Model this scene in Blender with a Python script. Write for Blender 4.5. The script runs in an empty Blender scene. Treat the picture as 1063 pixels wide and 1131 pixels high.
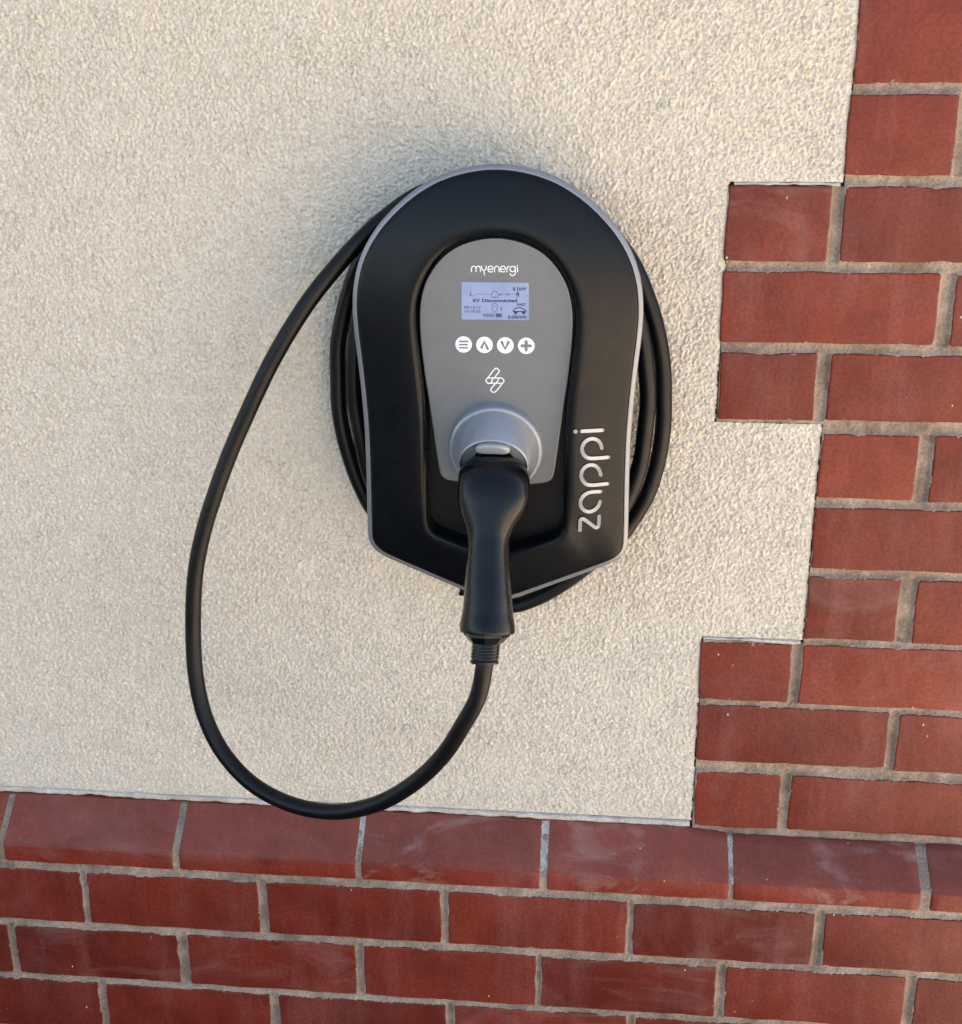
import bpy, math, random
import numpy as np
from mathutils import Vector, Matrix

random.seed(7)
RNG = np.random.default_rng(11)
SC = bpy.context.scene
COL = SC.collection
GROUND = -0.95

# ------------------------------------------------------------------ camera
CAM = Vector((0.60542, -1.34542, 0.69736))
YAW, PIT, ROL, FPX = -0.0970295, -0.3554172, -0.0052653, 1441.88
PX, PY = 531.74, 565.55


def cam_axes():
    sy, cy = math.sin(YAW), math.cos(YAW)
    sp, cp = math.sin(PIT), math.cos(PIT)
    f = Vector((sy * cp, cy * cp, sp))
    r = Vector((cy, -sy, 0))
    u = r.cross(f)
    cr, sr = math.cos(ROL), math.sin(ROL)
    return r * cr + u * sr, -r * sr + u * cr, f


RR, UU, FF = cam_axes()


def at(u, v, y):
    """point (metres) at depth y seen at photo pixel u, v"""
    d = FF + RR * ((u - PX) / FPX) - UU * ((v - PY) / FPX)
    return CAM + d * ((y - CAM.y) / d.y)


cam_data = bpy.data.cameras.new('camera')
cam = bpy.data.objects.new('camera', cam_data)
COL.objects.link(cam)
M = Matrix((RR, UU, -FF)).transposed().to_4x4()
M.translation = CAM
cam.matrix_world = M
cam_data.sensor_fit = 'HORIZONTAL'
cam_data.sensor_width = 36
cam_data.lens = FPX / 1063 * 36
cam_data.clip_start = 0.02
cam_data.clip_end = 500
SC.camera = cam


# ------------------------------------------------------------------ helpers
class MB:
    def __init__(s):
        s.v, s.f, s.m = [], [], []

    def add(s, vs, fs, mi=0):
        b = len(s.v)
        s.v += [tuple(p) for p in vs]
        s.f += [tuple(b + i for i in f) for f in fs]
        s.m += [mi] * len(fs)
        return b

    def build(s, name, mats, parent=None, smooth=False, angle=None):
        me = bpy.data.meshes.new(name)
        me.from_pydata(s.v, [], s.f)
        if not isinstance(mats, (list, tuple)):
            mats = [mats]
        for m in mats:
            me.materials.append(m)
        if len(mats) > 1:
            me.polygons.foreach_set('material_index', s.m)
        if smooth:
            me.polygons.foreach_set('use_smooth', [True] * len(me.polygons))
            if angle:
                me.set_sharp_from_angle(angle=math.radians(angle))
        me.update()
        o = bpy.data.objects.new(name, me)
        COL.objects.link(o)
        if parent:
            o.parent = parent
            o.matrix_parent_inverse = parent.matrix_world.inverted()
        return o


def thing(name, label, cat, loc=(0, 0, 0)):
    o = bpy.data.objects.new(name, None)
    o.empty_display_size = 0.05
    o.location = loc
    COL.objects.link(o)
    o.matrix_world = Matrix.Translation(loc)
    o['label'] = label
    o['category'] = cat
    return o


def box(mb, x0, x1, y0, y1, z0, z1, mi=0):
    v = [(x, y, z) for x in (x0, x1) for y in (y0, y1) for z in (z0, z1)]
    mb.add(v, [(0, 1, 3, 2), (4, 6, 7, 5), (0, 4, 5, 1), (2, 3, 7, 6), (0, 2, 6, 4), (1, 5, 7, 3)], mi)


def catmull(P, n=8, closed=False):
    P = [Vector(p) for p in P]
    out = []
    L = len(P)
    rng = range(L) if closed else range(L - 1)
    for i in rng:
        if closed:
            p0, p1, p2, p3 = P[i - 1], P[i], P[(i + 1) % L], P[(i + 2) % L]
        else:
            p1, p2 = P[i], P[i + 1]
            p0 = P[i - 1] if i > 0 else p1 * 2 - p2
            p3 = P[i + 2] if i + 2 < L else p2 * 2 - p1
        t0 = 0
        t1 = t0 + max(1e-6, (p1 - p0).length) ** .5
        t2 = t1 + max(1e-6, (p2 - p1).length) ** .5
        t3 = t2 + max(1e-6, (p3 - p2).length) ** .5
        for k in range(n):
            t = t1 + (t2 - t1) * k / n
            a1 = p0 * ((t1 - t) / (t1 - t0)) + p1 * ((t - t0) / (t1 - t0))
            a2 = p1 * ((t2 - t) / (t2 - t1)) + p2 * ((t - t1) / (t2 - t1))
            a3 = p2 * ((t3 - t) / (t3 - t2)) + p3 * ((t - t2) / (t3 - t2))
            b1 = a1 * ((t2 - t) / (t2 - t0)) + a2 * ((t - t0) / (t2 - t0))
            b2 = a2 * ((t3 - t) / (t3 - t1)) + a3 * ((t - t1) / (t3 - t1))
            out.append(b1 * ((t2 - t) / (t2 - t1)) + b2 * ((t - t1) / (t2 - t1)))
    if not closed:
        out.append(P[-1])
    return out


def tube(mb, pts, rad, n=20, mi=0, cap=True):
    """pts list of Vector, rad scalar or list"""
    if not hasattr(rad, '__len__'):
        rad = [rad] * len(pts)
    T = []
    for i in range(len(pts)):
        a = pts[max(0, i - 1)]
        b = pts[min(len(pts) - 1, i + 1)]
        T.append((b - a).normalized())
    N = T[0].orthogonal().normalized()
    rings = []
    for i, p in enumerate(pts):
        N = (N - T[i] * N.dot(T[i])).normalized()
        B = T[i].cross(N)
        rings.append([p + (N * math.cos(2 * math.pi * k / n) + B * math.sin(2 * math.pi * k / n)) * rad[i]
                      for k in range(n)])
    loft(mb, rings, mi, cap)


def loft(mb, rings, mi=0, cap=True, cap0=None):
    n = len(rings[0])
    v = [p for r in rings for p in r]
    f = []
    for i in range(len(rings) - 1):
        for k in range(n):
            f.append((i * n + k, i * n + (k + 1) % n, (i + 1) * n + (k + 1) % n, (i + 1) * n + k))
    if cap:
        f.append(tuple(range(n))[::-1])
        f.append(tuple((len(rings) - 1) * n + k for k in range(n)))
    mb.add(v, f, mi)


def lathe(mb, origin, axis, e1, prof, n=96, mi=0, cap=False):
    a = Vector(axis).normalized()
    e1 = Vector(e1).normalized()
    e2 = a.cross(e1)
    rings = []
    for d, r in prof:
        rings.append([origin + a * d + (e1 * math.cos(2 * math.pi * k / n) + e2 * math.sin(2 * math.pi * k / n)) * r
                      for k in range(n)])
    loft(mb, rings, mi, cap)


# ------------------------------------------------------------------ materials
def mat(name):
    m = bpy.data.materials.new(name)
    m.use_nodes = True
    nt = m.node_tree
    b = nt.nodes['Principled BSDF']
    return m, nt, b


def nd(nt, typ, **kw):
    n = nt.nodes.new(typ)
    for k, v in kw.items():
        setattr(n, k, v)
    return n


def noise(nt, scale, detail=4, rough=.55, vec=None, dist=0):
    n = nd(nt, 'ShaderNodeTexNoise')
    n.inputs['Scale'].default_value = scale
    n.inputs['Detail'].default_value = detail
    n.inputs['Roughness'].default_value = rough
    n.inputs['Distortion'].default_value = dist
    if vec is not None:
        nt.links.new(vec, n.inputs['Vector'])
    return n


def ramp(nt, src, stops):
    r = nd(nt, 'ShaderNodeValToRGB')
    el = r.color_ramp.elements
    while len(el) < len(stops):
        el.new(.5)
    for e, (p, c) in zip(el, stops):
        e.position = p
        e.color = (c, c, c, 1) if not hasattr(c, '__len__') else (*c, 1)
    nt.links.new(src, r.inputs['Fac'])
    return r


def mix(nt, a, b, fac, blend='MIX'):
    m = nd(nt, 'ShaderNodeMix', data_type='RGBA', blend_type=blend)
    for sock, val in ((m.inputs['A'], a), (m.inputs['B'], b), (m.inputs['Factor'], fac)):
        if isinstance(val, (int, float)):
            sock.default_value = val
        elif isinstance(val, tuple):
            sock.default_value = (*val, 1)
        else:
            nt.links.new(val, sock)
    return m.outputs['Result']


def bump(nt, bsdf, src, strength, dist, prev=None):
    b = nd(nt, 'ShaderNodeBump')
    b.inputs['Strength'].default_value = strength
    b.inputs['Distance'].default_value = dist
    nt.links.new(src, b.inputs['Height'])
    if prev:
        nt.links.new(prev, b.inputs['Normal'])
    nt.links.new(b.outputs['Normal'], bsdf.inputs['Normal'])
    return b.outputs['Normal']


def objvec(nt, scale=None):
    g = nd(nt, 'ShaderNodeNewGeometry')
    if scale is None:
        return g.outputs['Position']
    m = nd(nt, 'ShaderNodeMapping')
    m.inputs['Scale'].default_value = scale
    nt.links.new(g.outputs['Position'], m.inputs['Vector'])
    return m.outputs['Vector']


def plain(name, col, rough, metal=0, spec=.5, bs=0, bscale=2500, coat=0, var=0.0):
    m, nt, b = mat(name)
    b.inputs['Roughness'].default_value = rough
    b.inputs['Metallic'].default_value = metal
    b.inputs['Specular IOR Level'].default_value = spec
    b.inputs['Coat Weight'].default_value = coat
    pos = objvec(nt)
    n1 = noise(nt, 22, 5, .6, pos)
    lo = tuple(c * (1 - var) for c in col)
    hi = tuple(min(1, c * (1 + var)) for c in col)
    r = ramp(nt, n1.outputs['Fac'], [(.3, lo), (.7, hi)])
    nt.links.new(r.outputs['Color'], b.inputs['Base Color'])
    n3 = noise(nt, 60, 6, .65, pos)
    rr = nd(nt, 'ShaderNodeMapRange')
    rr.inputs['From Min'].default_value = .3
    rr.inputs['From Max'].default_value = .7
    rr.inputs['To Min'].default_value = max(0, rough - .05)
    rr.inputs['To Max'].default_value = min(1, rough + .06)
    nt.links.new(n3.outputs['Fac'], rr.inputs['Value'])
    nt.links.new(rr.outputs['Result'], b.inputs['Roughness'])
    if bs:
        n2 = noise(nt, bscale, 2, .5, pos)
        bump(nt, b, n2.outputs['Fac'], bs, .0004)
    return m


def m_render():
    m, nt, b = mat('textured_render')
    b.inputs['Roughness'].default_value = .9
    b.inputs['Specular IOR Level'].default_value = .25
    pos = objvec(nt)
    big = noise(nt, 2.2, 3, .5, pos)
    c1 = ramp(nt, big.outputs['Fac'], [(.3, (.69, .632, .535)), (.7, (.715, .655, .558))])
    fine = noise(nt, 300, 5, .75, pos)           # sandy aggregate showing in the coat
    c2a = ramp(nt, fine.outputs['Fac'], [(.34, (.77, .755, .735)), (.50, (.93, .925, .92)), (.66, (1.10, 1.10, 1.10))])
    med = noise(nt, 150, 3, .6, pos)
    c2b = ramp(nt, med.outputs['Fac'], [(.30, (.92, .915, .905)), (.60, (1.02, 1.02, 1.02))])
    c2 = nd(nt, 'ShaderNodeMix', data_type='RGBA', blend_type='MULTIPLY')
    c2.inputs['Factor'].default_value = 1
    nt.links.new(c2a.outputs['Color'], c2.inputs['A'])
    nt.links.new(c2b.outputs['Color'], c2.inputs['B'])
    col = mix(nt, c1.outputs['Color'], c2.outputs['Result'], 1.0, 'MULTIPLY')
    # rare dark aggregate specks
    vor = nd(nt, 'ShaderNodeTexVoronoi')
    vor.inputs['Scale'].default_value = 60
    nt.links.new(pos, vor.inputs['Vector'])
    sp = ramp(nt, vor.outputs['Distance'], [(.05, 1), (.10, 0)])
    sel = noise(nt, 45, 1, .5, pos)
    sr = ramp(nt, sel.outputs['Fac'], [(.62, 0), (.66, 1)])
    mul = nd(nt, 'ShaderNodeMath', operation='MULTIPLY')
    nt.links.new(sp.outputs['Color'], mul.inputs[0])
    nt.links.new(sr.outputs['Color'], mul.inputs[1])
    mul2 = nd(nt, 'ShaderNodeMath', operation='MULTIPLY')
    nt.links.new(mul.outputs[0], mul2.inputs[0])
    mul2.inputs[1].default_value = .55
    col = mix(nt, col, (.17, .14, .11), mul2.outputs[0])
    nt.links.new(col, b.inputs['Base Color'])
    n2 = noise(nt, 520, 4, .65, pos)
    bump(nt, b, n2.outputs['Fac'], .75, .0011)
    return m


def m_brick(name='glazed_red_brick', tint=1.0):
    m, nt, b = mat(name)
    b.inputs['Specular IOR Level'].default_value = .26
    pos = objvec(nt)
    at_ = nd(nt, 'ShaderNodeAttribute', attribute_name='brickrand')
    base = ramp(nt, at_.outputs['Fac'], [(0, (.098, .0132, .0078)), (.35, (.128, .0175, .0098)),
                                         (.7, (.152, .0218, .0115)), (1, (.180, .0275, .0143))])
    n1 = noise(nt, 16, 6, .6, pos, .4)
    v1 = ramp(nt, n1.outputs['Fac'], [(.3, (.74, .66, .68)), (.72, (1.20, 1.26, 1.28))])
    col = mix(nt, base.outputs['Color'], v1.outputs['Color'], 1.0, 'MULTIPLY')
    # dusty pale bloom in patches
    n2 = noise(nt, 7, 5, .65, pos, .8)
    f2 = ramp(nt, n2.outputs['Fac'], [(.48, 0), (.80, .16)])
    col = mix(nt, col, (.26, .12, .115), f2.outputs['Color'])
    # faint vertical wipes down the faces
    mv = nd(nt, 'ShaderNodeMapping')
    mv.inputs['Scale'].default_value = (26, 26, 5)
    gv = nd(nt, 'ShaderNodeNewGeometry')
    nt.links.new(gv.outputs['Position'], mv.inputs['Vector'])
    nv = noise(nt, 1.0, 4, .6, mv.outputs['Vector'], .3)
    fv = ramp(nt, nv.outputs['Fac'], [(.50, 0), (.78, .24)])
    col = mix(nt, col, (.30, .13, .12), fv.outputs['Color'])
    # fine speckle
    n3 = noise(nt, 260, 3, .6, pos)
    f3 = ramp(nt, n3.outputs['Fac'], [(.33, .74), (.67, 1.16)])
    col = mix(nt, col, f3.outputs['Color'], 1.0, 'MULTIPLY')
    # tiny white paint flecks
    vor = nd(nt, 'ShaderNodeTexVoronoi')
    vor.inputs['Scale'].default_value = 75
    nt.links.new(objvec(nt, (1, 1, .7)), vor.inputs['Vector'])
    s1 = ramp(nt, vor.outputs['Distance'], [(.05, 1), (.085, 0)])
    sel = noise(nt, 17, 2, .5, pos)
    s2 = ramp(nt, sel.outputs['Fac'], [(.58, 0), (.64, .85)])
    mul = nd(nt, 'ShaderNodeMath', operation='MULTIPLY')
    nt.links.new(s1.outputs['Color'], mul.inputs[0])
    nt.links.new(s2.outputs['Color'], mul.inputs[1])
    col = mix(nt, col, (.62, .54, .48), mul.outputs[0])
    # small dark pits
    v2 = nd(nt, 'ShaderNodeTexVoronoi')
    v2.inputs['Scale'].default_value = 110
    nt.links.new(pos, v2.inputs['Vector'])
    p1 = ramp(nt, v2.outputs['Distance'], [(.05, 1), (.12, 0)])
    sel2 = noise(nt, 24, 2, .5, pos)
    p2 = ramp(nt, sel2.outputs['Fac'], [(.50, 0), (.58, .8)])
    mulp = nd(nt, 'ShaderNodeMath', operation='MULTIPLY')
    nt.links.new(p1.outputs['Color'], mulp.inputs[0])
    nt.links.new(p2.outputs['Color'], mulp.inputs[1])
    col = mix(nt, col, (.05, .012, .01), mulp.outputs[0])
    # wiped mortar / paint smears (on the sill-like plinth row mostly, by attribute)
    sm = nd(nt, 'ShaderNodeAttribute', attribute_name='smear')
    mp = nd(nt, 'ShaderNodeMapping')
    mp.inputs['Rotation'].default_value = (0, math.radians(28), 0)
    mp.inputs['Scale'].default_value = (7, 9, 17)
    g = nd(nt, 'ShaderNodeNewGeometry')
    nt.links.new(g.outputs['Position'], mp.inputs['Vector'])
    n5 = noise(nt, 1.0, 5, .62, mp.outputs['Vector'], 1.4)
    f5 = ramp(nt, n5.outputs['Fac'], [(.52, 0), (.78, .36)])
    ml = nd(nt, 'ShaderNodeMath', operation='MULTIPLY')
    nt.links.new(f5.outputs['Color'], ml.inputs[0])
    nt.links.new(sm.outputs['Fac'], ml.inputs[1])
    col = mix(nt, col, (.56, .50, .49), ml.outputs[0])
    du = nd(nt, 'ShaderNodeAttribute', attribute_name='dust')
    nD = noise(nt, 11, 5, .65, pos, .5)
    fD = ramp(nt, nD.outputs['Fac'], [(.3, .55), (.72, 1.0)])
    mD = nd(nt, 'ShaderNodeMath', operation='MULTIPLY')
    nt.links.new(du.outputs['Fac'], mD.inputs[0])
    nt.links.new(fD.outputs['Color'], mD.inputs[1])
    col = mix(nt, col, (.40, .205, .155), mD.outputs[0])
    nt.links.new(col, b.inputs['Base Color'])
    n4 = noise(nt, 30, 5, .6, pos)
    rg = ramp(nt, n4.outputs['Fac'], [(.3, .34), (.75, .52)])
    nt.links.new(rg.outputs['Color'], b.inputs['Roughness'])
    nA = noise(nt, 90, 4, .55, pos)
    pv = bump(nt, b, nA.outputs['Fac'], .45, .0014)
    nB = noise(nt, 700, 3, .6, pos)
    bump(nt, b, nB.outputs['Fac'], .25, .0004, pv)
    return m


def m_mortar(name, c0, c1):
    m, nt, b = mat(name)
    b.inputs['Roughness'].default_value = .95
    b.inputs['Specular IOR Level'].default_value = .2
    pos = objvec(nt)
    n1 = noise(nt, 28, 5, .65, pos)
    r1 = ramp(nt, n1.outputs['Fac'], [(.32, c0), (.68, c1)])
    n2 = noise(nt, 420, 3, .7, pos)
    r2 = ramp(nt, n2.outputs['Fac'], [(.32, .66), (.62, 1.08)])
    col = mix(nt, r1.outputs['Color'], r2.outputs['Color'], 1.0, 'MULTIPLY')
    nt.links.new(col, b.inputs['Base Color'])
    bump(nt, b, n2.outputs['Fac'], .7, .0009)
    return m


MR = m_render()
MBK = m_brick()
MMO = m_mortar('grey_mortar', (.185, .142, .108), (.39, .31, .248))
MMW = m_mortar('paint_stained_mortar', (.33, .305, .275), (.55, .52, .48))
MWH = m_mortar('white_edge_filler', (.42, .38, .33), (.64, .60, .545))
MDK = m_mortar('wall_core', (.10, .085, .07), (.16, .14, .12))
M_BEZ = plain('matt_black_plastic', (.0022, .0030, .0046), .30, 0, .22, .10, 2600, var=.12)
M_CAV = plain('black_recess_plastic', (.0012, .0014, .0026), .55, 0, .06, .25, 2600)
M_RIM = plain('silver_trim_paint', (.21, .225, .245), .36, .45, .5, .1, var=.05)
M_PAN = plain('silver_grey_fascia_paint', (.165, .178, .192), .38, .40, .5, .12, 3200, var=.05)
M_HOL = plain('silver_holster_paint', (.33, .355, .385), .34, .45, .5, .15, 2800, var=.04)
M_LET = plain('pale_silver_letter', (.33, .34, .355), .34, .4, .5, var=.03)
M_WHT = plain('white_print', (.80, .83, .86), .5, 0, .4, var=.02)
M_SYM = plain('grey_symbol_print', (.16, .18, .20), .5)
M_CAB = plain('black_cable_rubber', (.0018, .0022, .0034), .38, 0, .25, .25, 900, var=.25)
M_GRP = plain('black_grip_plastic', (.0016, .0022, .0036), .25, 0, .30, .08, 2200, var=.12)
M_SCR = plain('bright_screw_steel', (.6, .6, .6), .25, 1)
M_LCH = plain('clear_grey_latch', (.26, .28, .31), .16, 0, .7, coat=.6)


def m_lcd():
    m, nt, b = mat('backlit_display')
    pos = objvec(nt)
    n = noise(nt, 60, 3, .5, pos)
    r = ramp(nt, n.outputs['Fac'], [(.3, (.18, .23, .38)), (.7, (.22, .27, .42))])
    nt.links.new(r.outputs['Color'], b.inputs['Base Color'])
    nt.links.new(r.outputs['Color'], b.inputs['Emission Color'])
    b.inputs['Emission Strength'].default_value = LCD_E
    b.inputs['Roughness'].default_value = .3
    return m


LCD_E = .045
M_LCD = m_lcd()
M_INK = plain('dark_display_segments', (.012, .02, .11), .5)
M_INK2 = plain('faint_display_segments', (.06, .07, .22), .5)


def m_ground():
    m, nt, b = mat('bounce_paving')
    b.inputs['Roughness'].default_value = .9
    pos = objvec(nt)
    br = nd(nt, 'ShaderNodeTexBrick')
    br.inputs['Scale'].default_value = 1
    br.inputs['Brick Width'].default_value = .2
    br.inputs['Row Height'].default_value = .1
    br.inputs['Mortar Size'].default_value = .004
    br.inputs['Color1'].default_value = (.68, .53, .38, 1)
    br.inputs['Color2'].default_value = (.60, .46, .33, 1)
    br.inputs['Mortar'].default_value = (.16, .13, .1, 1)
    nt.links.new(pos, br.inputs['Vector'])
    n = noise(nt, 3, 5, .6, pos)
    r = ramp(nt, n.outputs['Fac'], [(.3, .85), (.7, 1.1)])
    col = mix(nt, br.outputs['Color'], r.outputs['Color'], 1.0, 'MULTIPLY')
    nt.links.new(col, b.inputs['Base Color'])
    bump(nt, b, br.outputs['Fac'], -.4, .003)
    return m


# ------------------------------------------------------------------ ground
M_ASP = m_mortar('dark_asphalt', (.035, .034, .034), (.065, .062, .058))  # unseen ground, made dark so the black casing reflects little
g = MB()
N = 24
xs = [-60 + 120 * i / N for i in range(N + 1)]
g.add([(x, y, GROUND) for y in xs for x in xs],
      [(j * (N + 1) + i, j * (N + 1) + i + 1, (j + 1) * (N + 1) + i + 1, (j + 1) * (N + 1) + i)
       for j in range(N) for i in range(N)])
go = g.build('driveway', M_ASP)
go['kind'] = 'structure'
g = MB()
gx = [1.22, 2, 4, 8, 16, 30]
gy = [-30, -16, -8, -4, -2, 0, 2, 4, 8, 16, 30]
g.add([(x, y, GROUND + .004) for y in gy for x in gx],
      [(q * 6 + i, q * 6 + i + 1, (q + 1) * 6 + i + 1, (q + 1) * 6 + i) for q in range(10) for i in range(5)])
go = g.build('path', m_ground())  # unseen pale paving, added to bounce warm light from the lower right
go['kind'] = 'structure'

# ------------------------------------------------------------------ brick layout (metres)
XR = 1.20          # house corner
XL = -2.4
YF = -0.050        # face of the projecting plinth
UP = []            # quoin bricks: x0,x1,z0,z1 at y=0
j = lambda a: a + random.uniform(-.0009, .0009)
rows = {0: ('X1s', 720.5, 732 + 0), 1: None}


def fill_row(segs, z0, z1, tilt=0):
    """segs: list of (x0,x1) mm given, continue with stretchers to the corner"""
    x = segs[-1][1] + 14
    while x < XR * 1000 - 30:
        segs.append((x, min(x + 214, XR * 1000)))
        x += 214 + 13
    for a, b in segs:
        UP.append((j(a / 1000), j(b / 1000), j(z0 / 1000) + tilt * (a - 725) / 1e6, j(z1 / 1000) + tilt * (a - 725) / 1e6))


X1, X0 = 837, 725
tops = {2: 635.3, 3: 548.5, 4: 463.5, 5: 379, 6: 294, 7: 211, 8: 129, 9: 46.5, 10: -34, 11: -122}
bots = {1: 646.2, 2: 561, 3: 475, 4: 391.6, 5: 309.5, 6: 222.5, 7: 141, 8: 56, 9: -25.5, 10: -105, 11: -194}
tops[1] = 721.5
pat = {1: [(837, 1050)], 2: [(836.5, 936.5), (953, 1166)], 3: [(724, 823.3), (837.5, 1050)],
       4: [(725, 938.5), (955.5, 1168)], 5: [(726.7, 824.3), (839.3, 1052)], 6: [(836.7, 936), (953.6, 1166)],
       7: [(838, 1052)], 8: [(837, 934), (953.7, 1166)], 9: [(723.5, 823.2), (837.7, 1050)],
       10: [(726.5, 939), (952.3, 1166)], 11: [(727, 823), (837.3, 1051)]}
for k in pat:
    fill_row(list(pat[k]), bots[k], tops[k], -14 if k == 10 else 0)
for k in range(0, -14, -1):      # above the frame, same toothing
    t = 721.5 + (1 - k) * 84.8
    ph = (1 - k) % 6
    inn = (k // 3) % 2 == 1
    if inn:
        segs = [(725, 938)] if k % 2 else [(725, 824), (838, 1050)]
    else:
        segs = [(837, 1050)] if k % 2 else [(837, 936), (953, 1166)]
    fill_row(segs, t - 74, t)

LOW = []
# measured perpend joints (left brick right edge, right brick left edge)
r1 = [(-20.5, -11), (203, 215), (427, 438), (650, 660), (869, 882.5), (1095, 1107)]
r2 = [(-124, -114), (96, 109), (320.5, 331.5), (543, 551.5), (760.5, 773), (982, 994.8)]
r3 = [(-15.3, -3), (208, 221.8), (432.2, 442.8), (655, 666), (875, 887), (1098, 1110)]
zr = {1: (-347.3, -274.2), 2: (-431.3, -358.8), 3: (-515, -442)}


def low_row(jts, z0, z1):
    jts = list(jts)
    while jts[0][0] > XL * 1000 + 60:
        jts.insert(0, (jts[0][0] - 223 + random.uniform(-2, 2), jts[0][1] - 223))
    while jts[-1][1] < XR * 1000 - 240:
        jts.append((jts[-1][0] + 223, jts[-1][1] + 223))
    for a, b in zip(jts[:-1], jts[1:]):
        LOW.append((j(a[1] / 1000), j(b[0] / 1000), j(z0 / 1000), j(z1 / 1000)))
    if jts[-1][1] < XR * 1000 - 20:
        LOW.append((jts[-1][1] / 1000, XR, j(z0 / 1000), j(z1 / 1000)))


low_row(r1, *zr[1])
low_row(r2, *zr[2])
low_row(r3, *zr[3])
for k in range(4, 10):
    t = -443 - 83.3 * (k - 3)
    low_row([(a + random.uniform(-3, 3), b) for a, b in (r2 if k % 2 == 0 else r3)], max(t - 71, GROUND * 1000), t)


def brick_mesh(mb, x0, x1, z0, z1, yf, depth, attr, rnd, smear=0):
    """one brick: rounded, slightly irregular face"""
    x0 -= .0007
    x1 += .0007
    z0 -= .0009
    z1 += .0009
    pts = []
    w, h = x1 - x0, z1 - z0
    ph = [random.uniform(0, 6.28) for _ in range(4)]
    seq = []
    nx, nz = max(4, int(w / .012)), 6

    def side(ax, ay, bx, by, k):
        for i in range(k):
            t = i / k
            seq.append((ax + (bx - ax) * t, ay + (by - ay) * t))
    c = .0018
    side(x0 + c, z0, x1 - c, z0, nx)
    side(x1 - c, z0, x1, z0 + c, 2)
    side(x1, z0 + c, x1, z1 - c, nz)
    side(x1, z1 - c, x1 - c, z1, 2)
    side(x1 - c, z1, x0 + c, z1, nx)
    side(x0 + c, z1, x0, z1 - c, 2)
    side(x0, z1 - c, x0, z0 + c, nz)
    side(x0, z0 + c, x0 + c, z0, 2)
    cx, cz = (x0 + x1) / 2, (z0 + z1) / 2
    jit = [random.gauss(0, .00030) - (random.uniform(.0006, .0018) if random.random() < .025 else 0) + .0004 * math.sin(i * .7 + ph[0]) for i in range(len(seq))]
    loops = []
    for inset, y in ((0, depth), (0, .0016), (.0003, .0006), (.0009, .0001), (.0020, 0)):
        lp = []
        for (x, z), jt in zip(seq, jit):
            sx = 1 if x > cx else -1
            sz = 1 if z > cz else -1
            kx = min(1, max(0, (abs(x - cx) - (w / 2 - .004)) / .004))
            kz = min(1, max(0, (abs(z - cz) - (h / 2 - .004)) / .004))
            lp.append(Vector((x - sx * kx * (inset - jt), yf + y, z - sz * kz * (inset - jt))))
        loops.append(lp)
    # wavy face interior
    rings = loops
    n = len(seq)
    v = [p for q in rings for p in q]
    f = []
    for i in range(len(rings) - 1):
        for k in range(n):
            f.append((i * n + k, i * n + (k + 1) % n, (i + 1) * n + (k + 1) % n, (i + 1) * n + k))
    f.append(tuple((len(rings) - 1) * n + k for k in range(n)))
    mb.add(v, f)
    attr += [(rnd, smear)] * len(v)


def set_attr(o, attr):
    me = o.data
    a = me.attributes.new('brickrand', 'FLOAT', 'POINT')
    a.data.foreach_set('value', [x[0] for x in attr])
    a = me.attributes.new('smear', 'FLOAT', 'POINT')
    a.data.foreach_set('value', [x[1] for x in attr])


# ------------------------------------------------------------------ mortar height field
def spectral(nz, nx, step, wl, bw, ang=None, aniso=1.0, seed=0):
    """band-pass noise, wavelength wl (m)"""
    r = np.random.default_rng(seed)
    F = np.fft.rfft2(r.standard_normal((nz, nx)))
    fz = np.fft.fftfreq(nz, step)[:, None]
    fx = np.fft.rfftfreq(nx, step)[None, :]
    if ang is not None:
        c, s = math.cos(ang), math.sin(ang)
        a = fx * c + fz * s       # along the streak
        b = -fx * s + fz * c
        k = np.sqrt((a * aniso) ** 2 + b ** 2)
    else:
        k = np.sqrt(fx ** 2 + fz ** 2)
    f0 = 1 / wl
    G = np.exp(-((np.log(np.maximum(k, 1e-6) / f0)) ** 2) / (2 * bw ** 2))
    h = np.fft.irfft2(F * G, s=(nz, nx))
    return h / h.std()


def grid_mesh(name, X, Z, Y, keep, material, parent):
    nz, nx = Y.shape
    vid = -np.ones((nz, nx), dtype=np.int64)
    fk = keep[:-1, :-1] & keep[1:, :-1] & keep[:-1, 1:] & keep[1:, 1:]
    used = np.zeros((nz, nx), bool)
    used[:-1, :-1] |= fk
    used[1:, :-1] |= fk
    used[:-1, 1:] |= fk
    used[1:, 1:] |= fk
    vid[used] = np.arange(used.sum())
    co = np.stack([X[used], Y[used], Z[used]], 1).astype(np.float32)
    a = vid[:-1, :-1][fk]
    b = vid[:-1, 1:][fk]
    c = vid[1:, 1:][fk]
    d = vid[1:, :-1][fk]
    F = np.stack([a, b, c, d], 1).astype(np.int32)
    me = bpy.data.meshes.new(name)
    me.vertices.add(len(co))
    me.vertices.foreach_set('co', co.ravel())
    me.loops.add(F.size)
    me.loops.foreach_set('vertex_index', F.ravel())
    me.polygons.add(len(F))
    me.polygons.foreach_set('loop_start', np.arange(0, F.size, 4, dtype=np.int32))
    me.polygons.foreach_set('use_smooth', np.ones(len(F), bool))
    me.update(calc_edges=True)
    me.validate()
    me.materials.append(material)
    o = bpy.data.objects.new(name, me)
    COL.objects.link(o)
    o.parent = parent
    o.matrix_parent_inverse = parent.matrix_world.inverted()
    return o


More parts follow.
